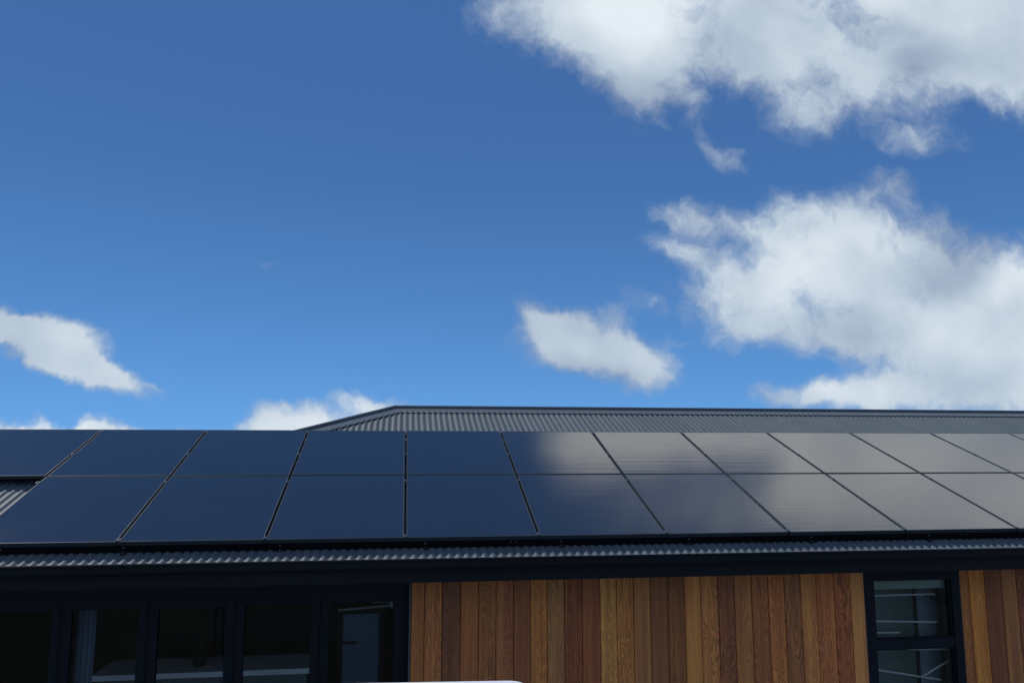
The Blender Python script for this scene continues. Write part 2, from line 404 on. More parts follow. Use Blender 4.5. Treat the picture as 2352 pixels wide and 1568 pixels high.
# --- window in the cladding
def frame_ring(bm, x0, x1, z0, z1, w0, w1, wt, wb, ya, yb):
    box(bm, x0, x0+w0, ya, yb, z0, z1); box(bm, x1-w1, x1, ya, yb, z0, z1)
    box(bm, x0+w0, x1-w1, ya, yb, z1-wt, z1); box(bm, x0+w0, x1-w1, ya, yb, z0, z0+wb)
wy = WY+0.015
pl, pr = atx(2185, wy), atx(2381, wy)
pz = atz(2280, 1446, wy); tz1, tz0 = atz(2280, 1595, wy), atz(2280, 1618, wy)
bm = B()
frame_ring(bm, winL+0.001, winR-0.001, win_sill, top-0.003, pl-winL-0.001, winR-pr-0.001, top-0.003-pz, 0.06, WY-0.012, WY+0.075)
box(bm, pl, pr, WY-0.006, WY+0.072, tz0, tz1)
window = part('window', bm, M['joinery'], bevel=0.003)
bm = B(); frame_ring(bm, pl+0.001, pr-0.001, tz1+0.001, pz-0.001, 0.018, 0.018, 0.012, 0.014, WY+0.004, WY+0.05)
sub('sash', bm, M['joinery'], window, bevel=0.002)
bm = B(); frame_ring(bm, pl+0.001, pr-0.001, win_sill+0.062, tz0-0.001, 0.012, 0.012, 0.012, 0.014, WY+0.004, WY+0.05)
sub('sash', bm, M['joinery'], window, bevel=0.002)
for z0, z1 in ((tz1+0.004, pz-0.004), (win_sill+0.066, tz0-0.004)):
    bm = B(); vs = [bm.verts.new(p) for p in ((pl+0.004, WY+0.03, z0), (pr-0.004, WY+0.03, z0), (pr-0.004, WY+0.03, z1), (pl+0.004, WY+0.03, z1))]; bm.faces.new(vs)
    sub('pane', bm, M['glass'], window)

# --- folding glazed doors on the left
edges = [-283, -66, 153, 370, 587, 800, 1021]
dtop = FB+0.006
dz_head = atz(600, 1497, DY)
bm = B(); box(bm, atx(-283, DY), cx0-0.005, DY-0.03, DY+0.10, dz_head+0.001, dtop)
box(bm, X0+0.2, atx(-283, DY)-0.001, WY, WY+0.12, WB0, dtop)
box(bm, cx0-0.013, cx0-0.005, WY+0.0, DY-0.031, WB0, dtop)
part('door_head', bm, M['joinery'])
for i in range(6):
    xa, xb = atx(edges[i], DY)+0.002, atx(edges[i+1], DY)-0.002
    st = 0.078 if i < 5 else 0.078
    se = 0.078 if i < 5 else 0.128
    bm = B(); frame_ring(bm, xa, xb, 0.16, dz_head-0.002, st, se, 0.055, 0.10, DY, DY+0.05)
    for q in (xa+0.012, xb-0.018): box(bm, q, q+0.006, DY-0.004, DY-0.0005, 0.16, dz_head-0.002)
    leaf = part('glazed_door', bm, M['joinery'], bevel=0.003)
    bm = B(); vs = [bm.verts.new(p) for p in ((xa+st-.005, DY+0.025, 0.25), (xb-se+.005, DY+0.025, 0.25), (xb-se+.005, DY+0.025, dz_head-0.05), (xa+st-.005, DY+0.025, dz_head-0.05))]; bm.faces.new(vs)
    sub('pane', bm, M['glass'], leaf)

# --- inside: floor, ceiling, rear and party walls
YB = 2*YL - DY - 0.3
xp = cx0 + 0.05
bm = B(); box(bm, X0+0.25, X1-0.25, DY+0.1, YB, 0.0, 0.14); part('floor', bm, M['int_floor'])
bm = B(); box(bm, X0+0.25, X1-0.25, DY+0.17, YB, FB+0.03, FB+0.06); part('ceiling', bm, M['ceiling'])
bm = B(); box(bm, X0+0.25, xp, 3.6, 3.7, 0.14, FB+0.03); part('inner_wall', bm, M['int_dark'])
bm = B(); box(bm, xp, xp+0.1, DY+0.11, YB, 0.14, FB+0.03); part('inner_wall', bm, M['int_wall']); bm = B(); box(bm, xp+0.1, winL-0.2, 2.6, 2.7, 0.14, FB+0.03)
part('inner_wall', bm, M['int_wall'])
for q in ((X0+0.1, X0+0.25, WY+0.13, YB-0.001), (X1-0.25, X1-0.1, WY+0.12, YB-0.001), (X0+0.1, winL-0.8, YB, YB+0.15), (winR+2.0, X1-0.1, YB, YB+0.15)):   # unseen wide rear opening, added to let daylight into the right-hand room
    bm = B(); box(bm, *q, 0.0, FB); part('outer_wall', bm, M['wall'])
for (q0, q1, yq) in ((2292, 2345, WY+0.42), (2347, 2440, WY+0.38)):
    bm = B(); box(bm, atx(q0, yq), atx(q1, yq), yq, yq+0.04, 0.145, FB-0.12); part('inner_wall', bm, M['backing_pale'])  # pale backing added close behind the pane to brighten the window
bm = B(); box(bm, atx(2120, WY+0.46), atx(2291, WY+0.46), WY+0.46, WY+0.50, 0.145, FB-0.12); part('inner_wall', bm, M['backing_green'])  # green-grey backing, likewise added to lighten the left of the window
# inner door behind the right-hand leaf
IY = 3.2
da, db = atx(858, IY), atx(948, IY); dzt = atz(900, 1534, IY)
bm = B(); box(bm, da, db, IY, IY+0.04, 0.16, dzt)
idoor = part('inner_door', bm, M['idoor'], bevel=0.004)
bm = B(); box(bm, da-0.07, da-0.002, IY-0.01, IY+0.06, 0.16, dzt+0.07); box(bm, db+0.002, db+0.07, IY-0.01, IY+0.06, 0.16, dzt+0.07); box(bm, da-0.002, db+0.002, IY-0.01, IY+0.06, dzt+0.002, dzt+0.07)
sub('door_frame', bm, M['joinery'], idoor)
hz = atz(870, 1603, IY); bm = B(); hx0, hx1 = atx(845, IY), atx(893, IY)
tube(bm, (hx0+0.05, IY, hz), (hx0+0.05, IY-0.06, hz), 0.012); tube(bm, (hx0, IY-0.06, hz), (hx1, IY-0.06, hz), 0.014)
sub('handle', bm, M['black'], idoor)
cz = atz(955, 1500, IY-0.3); ca, cb = atx(931, IY-0.3), atx(981, IY-0.3)
bm = B(); box(bm, ca, cb, IY-0.34, IY-0.27, cz-0.02, cz+0.02); tube(bm, (cb-0.03, IY-0.3, cz-0.06), (atx(845, IY-0.3), IY-0.3, atz(845, 1524, IY-0.3)), 0.012)
box(bm, cb-0.03, cb, IY-0.33, IY-0.28, cz-0.08, cz-0.02)
sub('door_closer', bm, M['alloy'], idoor)

# ------------------------------------------------------------------ things inside the glass
# kitchen bench
BY = 1.9; bz = atz(450, 1681, BY)
bench = empty('kitchen_bench', (atx(450, BY), BY+0.3, 0.14))
tag(bench, 'long white topped bench behind the folding glass doors', 'bench')
ba, bb = atx(236, BY), atx(780, BY)
bm = B(); box(bm, ba, bb, BY, BY+0.62, bz-0.055, bz); bm.transform(Matrix.Translation(-Vector(bench.location))); build('bench_top', bm, M['bench'], bench, bevel=0.006)
bm = B(); box(bm, ba+0.04, bb-0.04, BY+0.04, BY+0.6, 0.15, bz-0.057)
for k in range(1, 5):
    xk = ba+(bb-ba)*k/5; box(bm, xk-0.002, xk+0.002, BY+0.036, BY+0.039, 0.2, bz-0.08)
bm.transform(Matrix.Translation(-Vector(bench.location))); build('cabinet', bm, M['int_wall'], bench)
# plant on the bench
pc = Vector((atx(500, BY+0.2), BY+0.25, bz))
plant = empty('potted_plant', pc); tag(plant, 'dark bushy pot plant standing on the white bench inside the glass doors', 'plant')
bm = B(); tube(bm, (0, 0, 0.001), (0, 0, 0.11), 0.055, 16, True, 0.075); build('pot', bm, M['black'], plant)
bm = B()
for k in range(46):
    a = random.uniform(0, 6.28); ln = random.uniform(0.10, 0.22); el = random.uniform(0.15, 1.3); w = random.uniform(0.010, 0.02)
    p = Vector((0, 0, 0.10)); d = Vector((math.cos(a)*math.cos(el), math.sin(a)*math.cos(el), math.sin(el))); sd = Vector((-math.sin(a), math.cos(a), 0)); pr_ = None
    for j in range(6):
        ww = w*math.sin(math.pi*(j+0.6)/6.2)+0.001
        c = (bm.verts.new(p-sd*ww), bm.verts.new(p+sd*ww))
        if pr_: bm.faces.new((pr_[0], pr_[1], c[1], c[0]))
        pr_ = c; p = p + d*(ln/5); d = (d + Vector((0, 0, -0.16))).normalized()
build('foliage', bm, M['leaf'], plant)
# curtain
CY = DY+0.22; ca, cb = atx(192, CY), atx(238, CY)
bm = B(); n = 40; prev = None
for i in range(n+1):
    t = i/n; x = ca+(cb-ca)*t; y = CY + 0.022*math.sin(t*math.pi*7)
    c = (bm.verts.new((x-(ca+cb)/2, y-CY, 0.20-2)), bm.verts.new((x-(ca+cb)/2+0.01, y-CY, FB-0.10-2)))
    if prev: bm.faces.new((prev[0], c[0], c[1], prev[1]))
    prev = c
cu = build('curtain', bm, M['curtain'], smooth=True, loc=((ca+cb)/2, CY, 2)); tag(cu, 'pale blue grey curtain gathered inside the leftmost glass doors', 'curtain')
so = cu.modifiers.new('thick', 'SOLIDIFY'); so.thickness = 0.003

# blind rolled up behind the head of the window
BLY = WY+0.10; q0, q1 = atx(2176, BLY), atx(2392, BLY); zb0, zb1 = atz(2280, 1470, BLY), atz(2280, 1436, BLY)
bm = B(); box(bm, -(q1-q0)/2, (q1-q0)/2, -0.004, 0.0, zb0-zb1, 0.02); tube(bm, (-(q1-q0)/2, 0.02, 0.03), ((q1-q0)/2, 0.02, 0.03), 0.022, 12)
bl = build('roller_blind', bm, M['blind'], loc=((q0+q1)/2, BLY, zb1)); tag(bl, 'pale grey green blind rolled up at the head of the tall window', 'blind')

# steel rack seen through the cedar wall's window
RY = WY+0.20
rack = empty('drying_rack', (atx(2290, RY), RY, 0.14)); tag(rack, 'folding rack of pale rails on dark posts behind the tall window', 'rack')
def rk(a, b, dy0=0.0, dy1=0.0):
    return at(a[0], a[1], RY+dy0) - Vector(rack.location), at(b[0], b[1], RY+dy1) - Vector(rack.location)
for xt, xb_ in ((2283, 2299), (2343, 2362)):
    a, b = at(xt, 1440, RY+0.05), at(xb_, 1705, RY+0.05)
    d = (b-a)/(a.z-b.z); a2 = a; b2 = a + d*(a.z-0.15)
    bm = B(); tube(bm, a2-Vector(rack.location), b2-Vector(rack.location), 0.018, 10); build('post', bm, M['black'], rack)
for a, b in (((2150, 1489), (2336, 1484)), ((2150, 1551), (2342, 1554)), ((2150, 1581), (2250, 1580)), ((2270, 1622), (2400, 1622)), ((2308, 1688), (2402, 1632)), ((2160, 1668), (2352, 1698)), ((2160, 1730), (2370, 1733))):
    p, q = rk(a, b); bm = B(); tube(bm, p, q, 0.0085, 8); build('rail', bm, M['alloy'], rack)
p, q = rk((2310, 1484), (2378, 1512)); bm = B(); tube(bm, p, q, 0.008, 8); build('brace', bm, M['black'], rack)

# ------------------------------------------------------------------ solar panels
W = 1.154; GAP = 0.020; Lr = 1.4557; TH = 0.035
def panel_meshes():
    w = (W-GAP)/2; h = (Lr-0.006)/2; fwid = 0.012
    f = B()
    def ring(z0, z1, a, b):
        box(f, -w, -w+a, -h, h, z0, z1); box(f, w-a, w, -h, h, z0, z1)
        box(f, -w+a, w-a, -h, -h+b, z0, z1); box(f, -w+a, w-a, h-b, h, z0, z1)
    ring(-TH, 0.0, fwid, fwid)
    g = B(); box(g, -w+fwid, w-fwid, -h+fwid, h-fwid, -0.007, -0.0015)
    k = B(); box(k, -w+fwid, w-fwid, -h+fwid, h-fwid, -0.0105, -0.0075)
    return f, g, k
f, g, k = panel_meshes()
rot = Matrix(((1, 0, 0), (0, CP, -SP), (0, SP, CP))).to_4x4()
proto = empty('solar_panel'); fo = build('frame', f, M['frame'], proto, bevel=0.0012); go = build('glass', g, M['solar'], proto); ko = build('back_sheet', k, M['cells_back'], proto)
GR = 'solar panels in two rows on the roof'
panels = []
ords = ['first', 'second', 'third', 'fourth', 'fifth', 'sixth', 'seventh', 'eighth', 'ninth', 'tenth', 'eleventh', 'twelfth']
lower = {
 -3: 'dark blue lower row panel at the left end, beside the bare patch of roof',
 -2: 'dark blue lower row panel, second from the left end of its row',
 -1: 'dark blue lower row panel just left of the one vertical joint',
  0: 'dark blue lower row panel just right of the one vertical joint',
  1: 'lower row panel where the dark blue first turns grey with reflected cloud',
  2: 'mauve grey lower row panel below the streaky cloud reflection',
  3: 'grey lower row panel, fourth right of the vertical joint',
  4: 'pale grey lower row panel above the left half of the tall window',
  5: 'pale grey lower row panel reaching the right side of the photo above the tall window',
  6: 'lower row panel of which only the top left corner shows at the right edge'}
upper = {
 -4: 'dark blue upper row panel at the far left, bare shadowed roof below it',
 -3: 'dark blue upper row panel, second from the left edge of the photo',
 -2: 'dark blue upper row panel, its top right corner at the foot of the hip',
 -1: 'dark blue upper row panel under the sloping hip',
  0: 'dark blue upper row panel just right of the vertical joint, below corrugated roof',
  1: 'upper row panel half blue and half blurred grey where the cloud reflection begins',
  2: 'brightest warm grey upper row panel with dark streaks in its lower right corner',
  3: 'grey upper row panel with a dark blue smudge in its lower left corner',
  4: 'evenly pale grey upper row panel right of the one with the dark blue smudge',
  5: 'pale grey upper row panel, third from the right edge of the photo',
  6: 'pale grey upper row panel, second from the right edge of the photo',
  7: 'upper row panel showing only a thin corner at the right edge'}
first = True
for row, dct in ((0, lower), (1, upper)):
    for kx, lab in dct.items():
        if first: o = proto; first = False
        else:
            o = proto.copy(); col.objects.link(o)
            for ch in (fo, go, ko):
                c = ch.copy(); col.objects.link(c); c.parent = o
        c = slope((kx+0.5)*W, (row+0.5)*Lr + (0.012 if row else -0.0), 0)
        tiltm = Matrix.Rotation(random.uniform(-0.0012, 0.0012), 4, 'X') @ Matrix.Rotation(random.uniform(-0.0012, 0.0012), 4, 'Y')
        o.matrix_world = Matrix.Translation(c) @ rot @ tiltm
        o.rotation_euler = (rot @ tiltm).to_euler(); o.location = c
        tag(o, lab, 'solar panel', GR)

# ------------------------------------------------------------------ mounting rails with clamps and roof feet
def s_of(py): # slope coordinate of a photo height near the vertical joint
    return on_roof(935, py, 0)[1]
rails = [(0.035, -3, 7.05, 'black rail under the lowest panel edge, on feet just above the gutter'),
         (s_of(1104), -3, 7.05, 'mounting rail under the top of the lower panel row'),
         (s_of(1043), -4, 8.05, 'mounting rail crossing under the middle of the upper panel row'),
         (2*Lr-0.06, -4, 8.05, 'mounting rail under the top edge of the upper panel row')]
def SL(x, s, n): return slope(x, s, n)
feet_px = [2, 282, 640, 978, 1296, 1600, 1895, 2180]
feet_x = [on_roof(p, 1262, -0.06)[0] for p in feet_px]; print('feet', [round(v, 2) for v in feet_x])
RT = -TH-0.001; RB = RT-0.032
for ri, (s, k0, k1, lab) in enumerate(rails):
    e = empty('mounting_rail', SL(k0*W, s, RB)); tag(e, lab, 'mounting rail', 'rails carrying the solar panels')
    inv = Matrix.Translation(-Vector(e.location))
    bm = B(); box(bm, k0*W-0.03 if ri != 1 else k0*W-0.02, k1*W, s-0.018, s+0.018, RB, RT, lambda v: SL(v.x, v.y, v.z))
    box(bm, k0*W, k1*W, s-0.0195, s-0.0185, RB+0.010, RT-0.010, lambda v: SL(v.x, v.y, v.z))
    bm.transform(inv); build('rail_bar', bm, M['rail'], e)
    if ri == 0:                 # black skirt, added to darken the gap between the panels and the roof
        bm = B(); box(bm, k0*W+0.01, k1*W, 0.0045, 0.0065, HN+AMP+0.001, RT+0.0005, lambda v: SL(v.x, v.y, v.z)); box(bm, k0*W+0.01, k1*W, -0.004, 0.0044, HN+AMP+0.001, HN+AMP+0.004, lambda v: SL(v.x, v.y, v.z))
        bm.transform(inv); build('shade_skirt', bm, M['shade_skirt'], e)
    mids = [k*W for k in range(int(math.ceil(k0)), 8 if ri < 2 else 9)]
    ends = {k0*W}
    for x in mids:
        lo, hi = (-GAP/2-0.006, GAP/2+0.006)
        if x == k0*W: lo = -0.014
        if x > 7*W: continue
        bm = B(); sz = 0.020
        box(bm, x+lo, x+hi, s-sz, s+sz, 0.0006, 0.0045, lambda v: SL(v.x, v.y, v.z))
        box(bm, x-0.006, x+0.006, s-sz, s+sz, RT+0.0005, 0.0005, lambda v: SL(v.x, v.y, v.z))
        tube(bm, SL(x, s, 0.0045), SL(x, s, 0.010), 0.0055, 6)
        bm.transform(inv); build('clamp', bm, M['clamp'], e)
    if ri == 0:
        fx = feet_x
    else:
        fx = [v for v in (-4.0, -2.8)] if ri > 1 else []
    for x in fx:
        bm = B()
        box(bm, x-0.018, x+0.018, s-0.024, s-0.0205, HN+AMP, RT-0.001, lambda v: SL(v.x, v.y, v.z))
        box(bm, x-0.018, x+0.018, s-0.075, s-0.024, HN+AMP, HN+AMP+0.004, lambda v: SL(v.x, v.y, v.z))
        bm.transform(inv); ft = build('roof_foot', bm, M['rail'], e)
        bm = B(); nrm = Vector((0, -CP, -SP))
        q = SL(x, 0.0045 if ri == 0 else s-0.024, RB+0.014); tube(bm, q, q+nrm*0.006, 0.0075, 6)
        bm.transform(inv); build('bolt', bm, M['bolt'], ft); bm = B()
        q = SL(x, s-0.055, HN+AMP+0.004); tube(bm, q, q+Vector((0, -SP, CP))*0.009, 0.007, 6)
        bm.transform(inv); build('bolt', bm, M['bolt'], ft)
    if ri == 0:
        for px in (1175, 1187, 2240, 2252):
            x = on_roof(px, 1247, -0.05)[0]; bm = B(); q = SL(x, 0.0045, (RB+RT)/2); tube(bm, q, q+Vector((0, -CP, -SP))*0.005, 0.006, 6)
            bm.transform(inv); build('splice_bolt', bm, M['bolt'], e)

# ------------------------------------------------------------------ white work platform in front
PY = -2.5
pz_ = atz(1290, 1699.5, PY) + 0.037; pxr = atx(1296, PY, 1700)
plat = empty('work_platform', (pxr-1.6, PY-0.35, 0)); tag(plat, 'white platform with a rounded end just showing below the cedar boards', 'platform')
inv = Matrix.Translation(-Vector(plat.location)); plat.rotation_euler.z = -R(4.5)
bm = B()
x0 = pxr-3.2; y0, y1 = PY-0.7, PY
ring = []
rr = 0.10
for cx_, cy_, a0 in ((pxr-rr, y1-rr, 0), (x0+rr, y1-rr, 90), (x0+rr, y0+rr, 180), (pxr-rr, y0+rr, 270)):
    for k in range(7):
        a = R(a0+k*15); ring.append((cx_+rr*math.cos(a), cy_+rr*math.sin(a)))
A = [bm.verts.new((x, y, pz_-0.05)) for x, y in ring]; C = [bm.verts.new((x, y, pz_)) for x, y in ring]
for k in range(len(ring)): bm.faces.new((A[k], A[(k+1)%len(ring)], C[(k+1)%len(ring)], C[k]))
bm.faces.new(A[::-1]); bm.faces.new(C); bm.transform(inv)
build('deck', bm, M['white'], plat, bevel=0.012)
for xk in (x0+0.3, pxr-0.35):
    for sy in (-1, 1):
        yc = (y0+y1)/2; bm = B(); tube(bm, (xk, yc+sy*0.28, pz_-0.05), (xk, yc+sy*0.5, 0.0), 0.02, 8); bm.transform(inv); build('leg', bm, M['leg'], plat)
    for q in range(1, 7):
        bm = B(); z = q*0.3; t = 1-(z/(pz_-0.05)); w_ = 0.28+0.22*t; tube(bm, (xk, yc-w_, z), (xk, yc+w_, z), 0.012, 8)
        bm.transform(inv); build('rung', bm, M['leg'], plat)

# ------------------------------------------------------------------ sky
SUN_EL, SUN_AZ = R(43), R(-50)
world = bpy.data.worlds.new('World'); sc.world = world; world.use_nodes = True
nt = world.node_tree; nt.nodes.clear()
out = N(nt, 'ShaderNodeOutputWorld'); bg = N(nt, 'ShaderNodeBackground'); L(nt, bg.outputs[0], out.inputs[0])
sc.cycles.adaptive_threshold = 0.02; sc.cycles.max_bounces = 8; sc.cycles.diffuse_bounces = 3; sc.cycles.glossy_bounces = 4
sky = N(nt, 'ShaderNodeTexSky', sky_type='NISHITA'); sky.sun_disc = False
sky.sun_elevation = SUN_EL; sky.sun_rotation = SUN_AZ; sky.air_density = 1.0; sky.dust_density = 0.0; sky.ozone_density = 10.0; sky.altitude = 100
bg.inputs['Strength'].default_value = 0.10
SKY_GAIN = 1.0
tc = N(nt, 'ShaderNodeTexCoord'); sep = N(nt, 'ShaderNodeSeparateXYZ'); L(nt, tc.outputs['Generated'], sep.inputs[0])
yy = math_(nt, 'MAXIMUM', sep.outputs['Y'], 0.03)
uu = math_(nt, 'DIVIDE', sep.outputs['X'], yy); vv = math_(nt, 'DIVIDE', sep.outputs['Z'], yy)
cv = N(nt, 'ShaderNodeCombineXYZ'); L(nt, uu, cv.inputs[0]); L(nt, vv, cv.inputs[1]); cv.inputs[2].default_value = 1.0
UV = cv.outputs[0]
def noise(vec, scale, detail, rough=0.55, dist=0.0, offs=(0, 0, 0), sc3=(1, 1, 1), rot=0, color=False):
    mp = N(nt, 'ShaderNodeMapping'); mp.inputs['Location'].default_value = offs; mp.inputs['Scale'].default_value = sc3; mp.inputs['Rotation'].default_value = (0, 0, rot)
    L(nt, vec, mp.inputs['Vector'])
    n = N(nt, 'ShaderNodeTexNoise', _Scale=scale, _Detail=detail, _Roughness=rough, _Distortion=dist); L(nt, mp.outputs[0], n.inputs['Vector'])
    return n.outputs['Color'] if color else n.outputs['Fac']
# domain warp
def warp(vec, scale, amt, detail, offs):
    c = noise(vec, scale, detail, offs=offs, color=True)
    s = N(nt, 'ShaderNodeVectorMath', operation='SUBTRACT'); L(nt, c, s.inputs[0]); s.inputs[1].default_value = (0.5, 0.5, 0.5)
    m_ = N(nt, 'ShaderNodeVectorMath', operation='MULTIPLY'); L(nt, s.outputs[0], m_.inputs[0]); m_.inputs[1].default_value = (amt, amt, 0)
    a = N(nt, 'ShaderNodeVectorMath', operation='ADD'); L(nt, vec, a.inputs[0]); L(nt, m_.outputs[0], a.inputs[1])
    return a.outputs[0]
UW = warp(UV, 6.0, 0.032, 2.0, (3.1, 7.7, 0)); UW2 = warp(UW, 22.0, 0.045, 3.0, (1.1, 2.7, 0))
BS = 1.14
def mirror(px, py):             # the part of the sky, above the photograph, that the panels mirror
    d = ray(px, py); n_ = Vector((0, -SP, CP)); return d - 2*d.dot(n_)*n_
def blob(vec, b, acc):          # acc + amp * max(0, 1 - r^2)^2 for a turned ellipse in (u, v)
    px, py, rx, ry, ang, amp = b[:6]
    rf = mirror if len(b) > 6 else ray
    d = rf(px, py); u, v = d.x/d.y, d.z/d.y
    e = rf(px+10, py); su = math.hypot(e.x/e.y-u, e.z/e.y-v)/10
    e = rf(px, py+10); sv = math.hypot(e.x/e.y-u, e.z/e.y-v)/10
    ca_, sa_ = math.cos(R(ang)), math.sin(R(ang)); kx, ky = 1/(rx*su*BS), 1/(ry*sv*BS)
    def dot(c):
        n = N(nt, 'ShaderNodeVectorMath', operation='DOT_PRODUCT'); L(nt, vec, n.inputs[0]); n.inputs[1].default_value = c; return n.outputs['Value']
    p_ = dot((ca_*kx, -sa_*kx, (-ca_*u+sa_*v)*kx)); q_ = dot((sa_*ky, ca_*ky, (-sa_*u-ca_*v)*ky))
    r2_ = math_(nt, 'MULTIPLY_ADD', q_, q_, math_(nt, 'MULTIPLY', p_, p_))
    g_ = math_(nt, 'SUBTRACT', 1.0, r2_, clamp=True)
    return math_(nt, 'MULTIPLY_ADD', math_(nt, 'MULTIPLY', g_, g_), amp, acc if acc is not None else 0.0)
def total(vec, lst):
    t = None
    for b in lst:
        t = blob(vec, b, t)
    return t
# x, y, half width, half height, clockwise turn, weight
clouds = [
 # high bank, upper right
 (1250, 20, 210, 160, 20, 1.0), (1150, 10, 90, 110, 20, 0.35), (1430, 90, 260, 180, 35, 1.2), (1480, 190, 130, 130, 30, 0.7), (1640, 20, 330, 170, 0, 1.0),
 (1830, 150, 230, 180, 20, 1.0), (1850, 255, 120, 90, 0, 0.45), (2040, 215, 190, 120, 20, 0.8), (2180, 150, 220, 110, 0, 0.7), (2080, 60, 300, 170, 0, 0.95), (1720, 110, 160, 120, 0, 0.6), (2300, 60, 330, 200, 0, 1.0), (2370, 200, 170, 120, 0, 0.8),
 (1700, -90, 480, 130, 0, 1.0), (2350, -120, 500, 200, 0, 1.2), (2750, 0, 500, 400, 0, 1.2),
 (1400, 1012, 200, 90, 0, 2.6, 1), (1620, 1000, 260, 90, 0, 1.7, 1), (2200, 1030, 620, 160, 0, 1.8, 1), (2500, 1150, 700, 160, 0, 1.8, 1), (2000, 1190, 330, 110, 0, 0.9, 1), (1600, 1180, 330, 120, 0, 0.7, 1), (3200, 1100, 900, 300, 0, 1.6, 1), (1590, 1092, 150, 26, 0, -1.5, 1), (1735, 1070, 90, 28, 0, -1.3, 1),
 # middle bank
 (1660, 690, 190, 130, 0, 0.9), (1950, 780, 190, 80, 0, 0.7), (1600, 560, 130, 60, 25, 0.35), (1850, 620, 280, 190, 0, 1.2), (2000, 560, 240, 150, 0, 0.7), (1960, 480, 110, 90, 0, 0.6), (2060, 430, 85, 55, 20, 0.75), (1560, 495, 110, 50, 20, 0.62), (1550, 575, 100, 45, 20, 0.62),
 (1480, 700, 60, 42, 0, 0.55), (1800, 760, 170, 60, 0, 0.5), (2170, 580, 170, 120, 20, 0.7), (2100, 700, 260, 130, 0, 0.9), (1830, 480, 90, 60, 0, 0.6), (1680, 505, 170, 50, 15, 0.6),
 # lower right bank
 (2330, 690, 210, 170, -20, 1.2), (2150, 800, 260, 110, 0, 1.0), (2330, 830, 260, 160, 0, 1.1), (1960, 905, 240, 60, 0, 1.0), (2200, 900, 300, 90, 0, 1.0), (1850, 910, 140, 45, 0, 0.6), (2600, 800, 400, 300, 0, 1.1),
 # small cloud in the middle
 (1275, 785, 130, 95, 10, 1.05), (1400, 800, 195, 100, 12, 1.4), (1250, 745, 80, 70, 30, 0.8), (1475, 838, 125, 68, 15, 0.9), (1215, 700, 50, 50, 40, 0.5), (1550, 790, 50, 22, 0, 0.3),
 # wisps
 (1675, 375, 75, 45, 20, 0.85), (1610, 325, 70, 36, 60, 0.45), (1590, 250, 80, 45, 60, 0.5), (610, 600, 34, 24, 0, 0.4), (2130, 325, 150, 50, 0, 0.45), (380, 790, 30, 18, 30, 0.25),
 # left cloud
 (110, 775, 115, 75, 15, 1.5), (-10, 748, 110, 55, 10, 1.5), (60, 795, 110, 50, 15, 1.2), (130, 845, 90, 36, 10, 0.8), (210, 850, 130, 50, 20, 0.9), (180, 815, 140, 74, 35, 1.4), (285, 866, 135, 40, 20, 1.1), (10, 765, 120, 36, 0, 1.0), (140, 850, 80, 40, 10, 0.5), (370, 875, 45, 14, 15, 0.4), (-100, 760, 120, 50, 0, 0.8),
 # low cloud behind the hip
 (660, 970, 130, 60, 0, 1.1), (770, 945, 110, 60, 0, 0.8), (860, 925, 80, 42, 25, 0.9), (780, 905, 40, 25, 20, 0.4), (920, 930, 90, 22, 0, 0.5), (600, 985, 90, 36, 0, 0.8), (800, 1000, 200, 50, 0, 1.0), (620, 935, 60, 30, 0, 0.4),
 (60, 985, 200, 46, 0, 1.2), (170, 996, 330, 30, 0, 1.1), (225, 980, 90, 36, 0, 1.0), (400, 992, 150, 22, 0, 0.6), (130, 970, 60, 22, 0, 0.5),
]
field = total(UW2, clouds)
f1 = noise(UW2, 9.0, 7.0, 0.60, 0.3, (5, 3, 0)); f2 = noise(UW2, 34.0, 4.0, 0.62, 0.2, (9, 1, 0))
dn_ = math_(nt, 'SUBTRACT', f1, 0.5); dn_ = math_(nt, 'MULTIPLY', dn_, 1.5); d2 = math_(nt, 'SUBTRACT', f2, 0.5); d2 = math_(nt, 'MULTIPLY', d2, 0.95)
dens = math_(nt, 'ADD', math_(nt, 'ADD', field, dn_), d2)
gate = N(nt, 'ShaderNodeMapRange', interpolation_type='SMOOTHSTEP'); L(nt, field, gate.inputs['Value']); gate.inputs['From Min'].default_value = 0.02; gate.inputs['From Max'].default_value = 0.30
al = N(nt, 'ShaderNodeMapRange', interpolation_type='SMOOTHSTEP'); L(nt, dens, al.inputs['Value']); al.inputs['From Min'].default_value = 0.08; al.inputs['From Max'].default_value = 1.38
alpha = math_(nt, 'MULTIPLY', al.outputs[0], gate.outputs[0]); alpha = math_(nt, 'MULTIPLY', alpha, 0.97)
